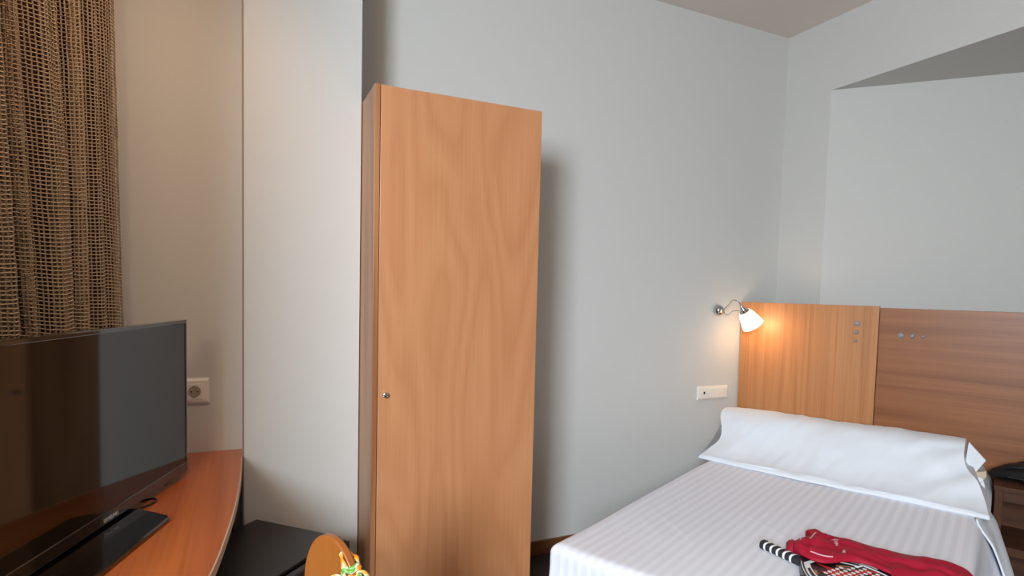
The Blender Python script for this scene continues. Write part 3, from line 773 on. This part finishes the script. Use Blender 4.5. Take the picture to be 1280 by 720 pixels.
# ------------------------------------------------------------------ red garment over the racket
back_pts = [(-1.500, .712), (-1.455, .700), (-1.390, .708), (-1.345, .722), (-1.318, .742), (-1.305, .772), (-1.285, .800), (-1.262, .832), (-1.262, .886), (-1.262, .975), (-1.235, 1.095), (-1.240, 1.141), (-1.272, 1.171), (-1.330, 1.190)]
front_pts = [(-1.524, .733), (-1.570, .752), (-1.592, .775), (-1.605, .805), (-1.600, .835), (-1.575, .860), (-1.542, .885), (-1.522, .912), (-1.520, .945), (-1.535, .995), (-1.500, 1.060), (-1.490, 1.110), (-1.500, 1.150), (-1.520, 1.178)]
bs = smooth_path([(u, v, 0) for u, v in back_pts], 7); fs = smooth_path([(u, v, 0) for u, v in front_pts], 7)
def on_racket(u, v):
    q = Vector((u, v))-RO; s = q.dot(RA); x = q.dot(RN)
    if s < .15: return sstep(.030, .018, abs(x)) if 0 < s else 0
    if s > SC+HL: return 0
    return 1-sstep(head_half(s)-.002, head_half(s)+.018, abs(x))
def cloth_h(a, b, u, v):
    e = math.sin(PI*min(1, max(0, b)))
    h = (.012+.022*sstep(0, .25, a)*(1-.35*a))*max(0, e)**.55
    h += .010*math.sin(b*11+3*math.sin(a*5))*max(0, e)*(.6+.4*math.sin(a*7))
    h += .014*math.exp(-((a-.30)/.09)**2)*math.exp(-((b-.62)/.22)**2)
    h += .015*math.exp(-((a-.10)/.06)**2)*e+.010*math.exp(-((a-.33)/.04)**2)*math.exp(-((b-.9)/.15)**2)
    h += .0045*math.sin(a*46+b*9+2*math.sin(b*5))*(1-sstep(.22, .42, a))*e+.0035*math.sin(b*22-a*14)*e
    h += (.016*noise.noise(Vector((u*15, v*15, 2)))+.006*noise.noise(Vector((u*38, v*26, 5)))*(1-.5*a))*e
    # long pulled folds
    h += .007*math.exp(-((b-.75+.3*a)/.05)**2)*sstep(.3, .5, a)+.006*math.exp(-((b-.25-.25*a)/.05)**2)*sstep(.45, .6, a)
    h -= .008*math.exp(-((b-.45+.35*(a-.7))/.045)**2)*sstep(.55, .75, a)
    return max(.0, h)
def cloth(a, b):
    i = a*(len(bs)-1); k = min(int(i), len(bs)-2); f = i-k
    p = fs[k].lerp(fs[k+1], f); q = bs[k].lerp(bs[k+1], f)
    u = p.x+(q.x-p.x)*b; v = p.y+(q.y-p.y)*b
    ground = BZ+.008+RTH*1.05*on_racket(u, v)
    if v > 1.150: ground -= .5*max(0, v-1.160)**1.15
    z = ground+cloth_h(a, b, u, v)
    return B(u, v, z)
def cloth_at(a, b, lift=.002): p = cloth(a, b); p.z += lift; return p
bm, vs = grid(cloth, 150, 60)
t = thing('sports_shirt', 'crumpled red sports garment with pale piping draped over the padel racket', 'garment', (-1.42, -.92, BZ), frame=BF)
bd = part('fabric', bm, M['red'], t, smooth=75)
md = bd.modifiers.new('thickness', 'SOLIDIFY'); md.thickness = .006; md.offset = -1
# rolled openings (cuff and collar) at the left end
def cuff(cu_, cv_, r, h, ang, n=26):
    out = []
    for i in range(n+1):
        a = PI*(-.15+1.3*i/n); out.append(B(cu_+r*math.cos(a)*math.cos(ang), cv_+r*math.cos(a)*math.sin(ang), BZ+.012+h*max(0, math.sin(a))+.003))
    return out
def sleeve(cu_, cv_, r, h, ang, depth):
    d = Vector((-math.sin(ang), math.cos(ang)))
    def fn(a, b):
        th = PI*(-.1+1.2*a); rr = r*(1+.12*math.sin(a*7))*(1-.25*b); c = rr*math.cos(th); s_ = max(0, math.sin(th))
        return B(cu_+c*math.cos(ang)+d.x*depth*b, cv_+c*math.sin(ang)+d.y*depth*b, BZ+.010+h*(s_**.8)*(1+.15*math.sin(b*5+a*4))*(1-.85*b*b)*(.5+.5*math.sin(PI/2*min(1, b*3.5)))+.006*noise.noise(Vector((a*5, b*6, r*90)))*s_+.004*math.sin(a*9+b*4)*s_)
    return grid(fn, 26, 12)[0]
for nm, args in (('sleeve', (-1.500, .704, .034, .040, -.24, .09)), ('collar', (-1.362, .742, .044, .040, -.54, .10))):
    s_ = part(nm, sleeve(*args), M['red'], t, smooth=75); md = s_.modifiers.new('thickness', 'SOLIDIFY'); md.thickness = .005; md.offset = 0
def piping(pts, r=.0022):
    part('piping', tube([cloth_at(a, b, .0008) for a, b in pts], r, 8), M['white_trim'], t, smooth=60)
def run(a0, b0, a1, b1, n=14, bend=0): return [(a0+(a1-a0)*i/n, b0+(b1-b0)*i/n+bend*math.sin(PI*i/n)) for i in range(n+1)]
piping(run(.30, .97, .44, .80)); piping(run(.16, .55, .32, .86)); piping(run(.22, .10, .37, .05)); piping(run(.50, .95, .56, .93))
# trefoil emblem
em = []
ca, cb = .435, .60
bm = bmesh.new()
def leaf(a0, b0, la, lb, ang):
    ring = []
    for k in range(12):
        th = 2*PI*k/12; x = la*math.cos(th); y = lb*math.sin(th)
        X = x*math.cos(ang)-y*math.sin(ang); Y = x*math.sin(ang)+y*math.cos(ang)
        ring.append(bm.verts.new(cloth_at(a0+X*.9, b0+Y*4, .0016)))
    bm.faces.new(ring)
for dx, dy, an in ((0, .030, 1.57), (-.010, .012, 2.6), (.010, .012, .55)): leaf(ca+dx*1.7, cb+dy*1.7, .017, .0075, an)
for k in range(3): leaf(ca, cb-.055-.030*k, .016-.003*k, .0026, 0)
o = part('emblem', bm, M['white_trim'], t); md = o.modifiers.new('thickness', 'SOLIDIFY'); md.thickness = .0008
tag(o, 'small pale trefoil emblem')
bm = bmesh.new(); leaf(.475, .36, .015, .010, .6)
o = part('emblem', bm, M['white_trim'], t); md = o.modifiers.new('thickness', 'SOLIDIFY'); md.thickness = .0008; tag(o, 'small pale round mark')
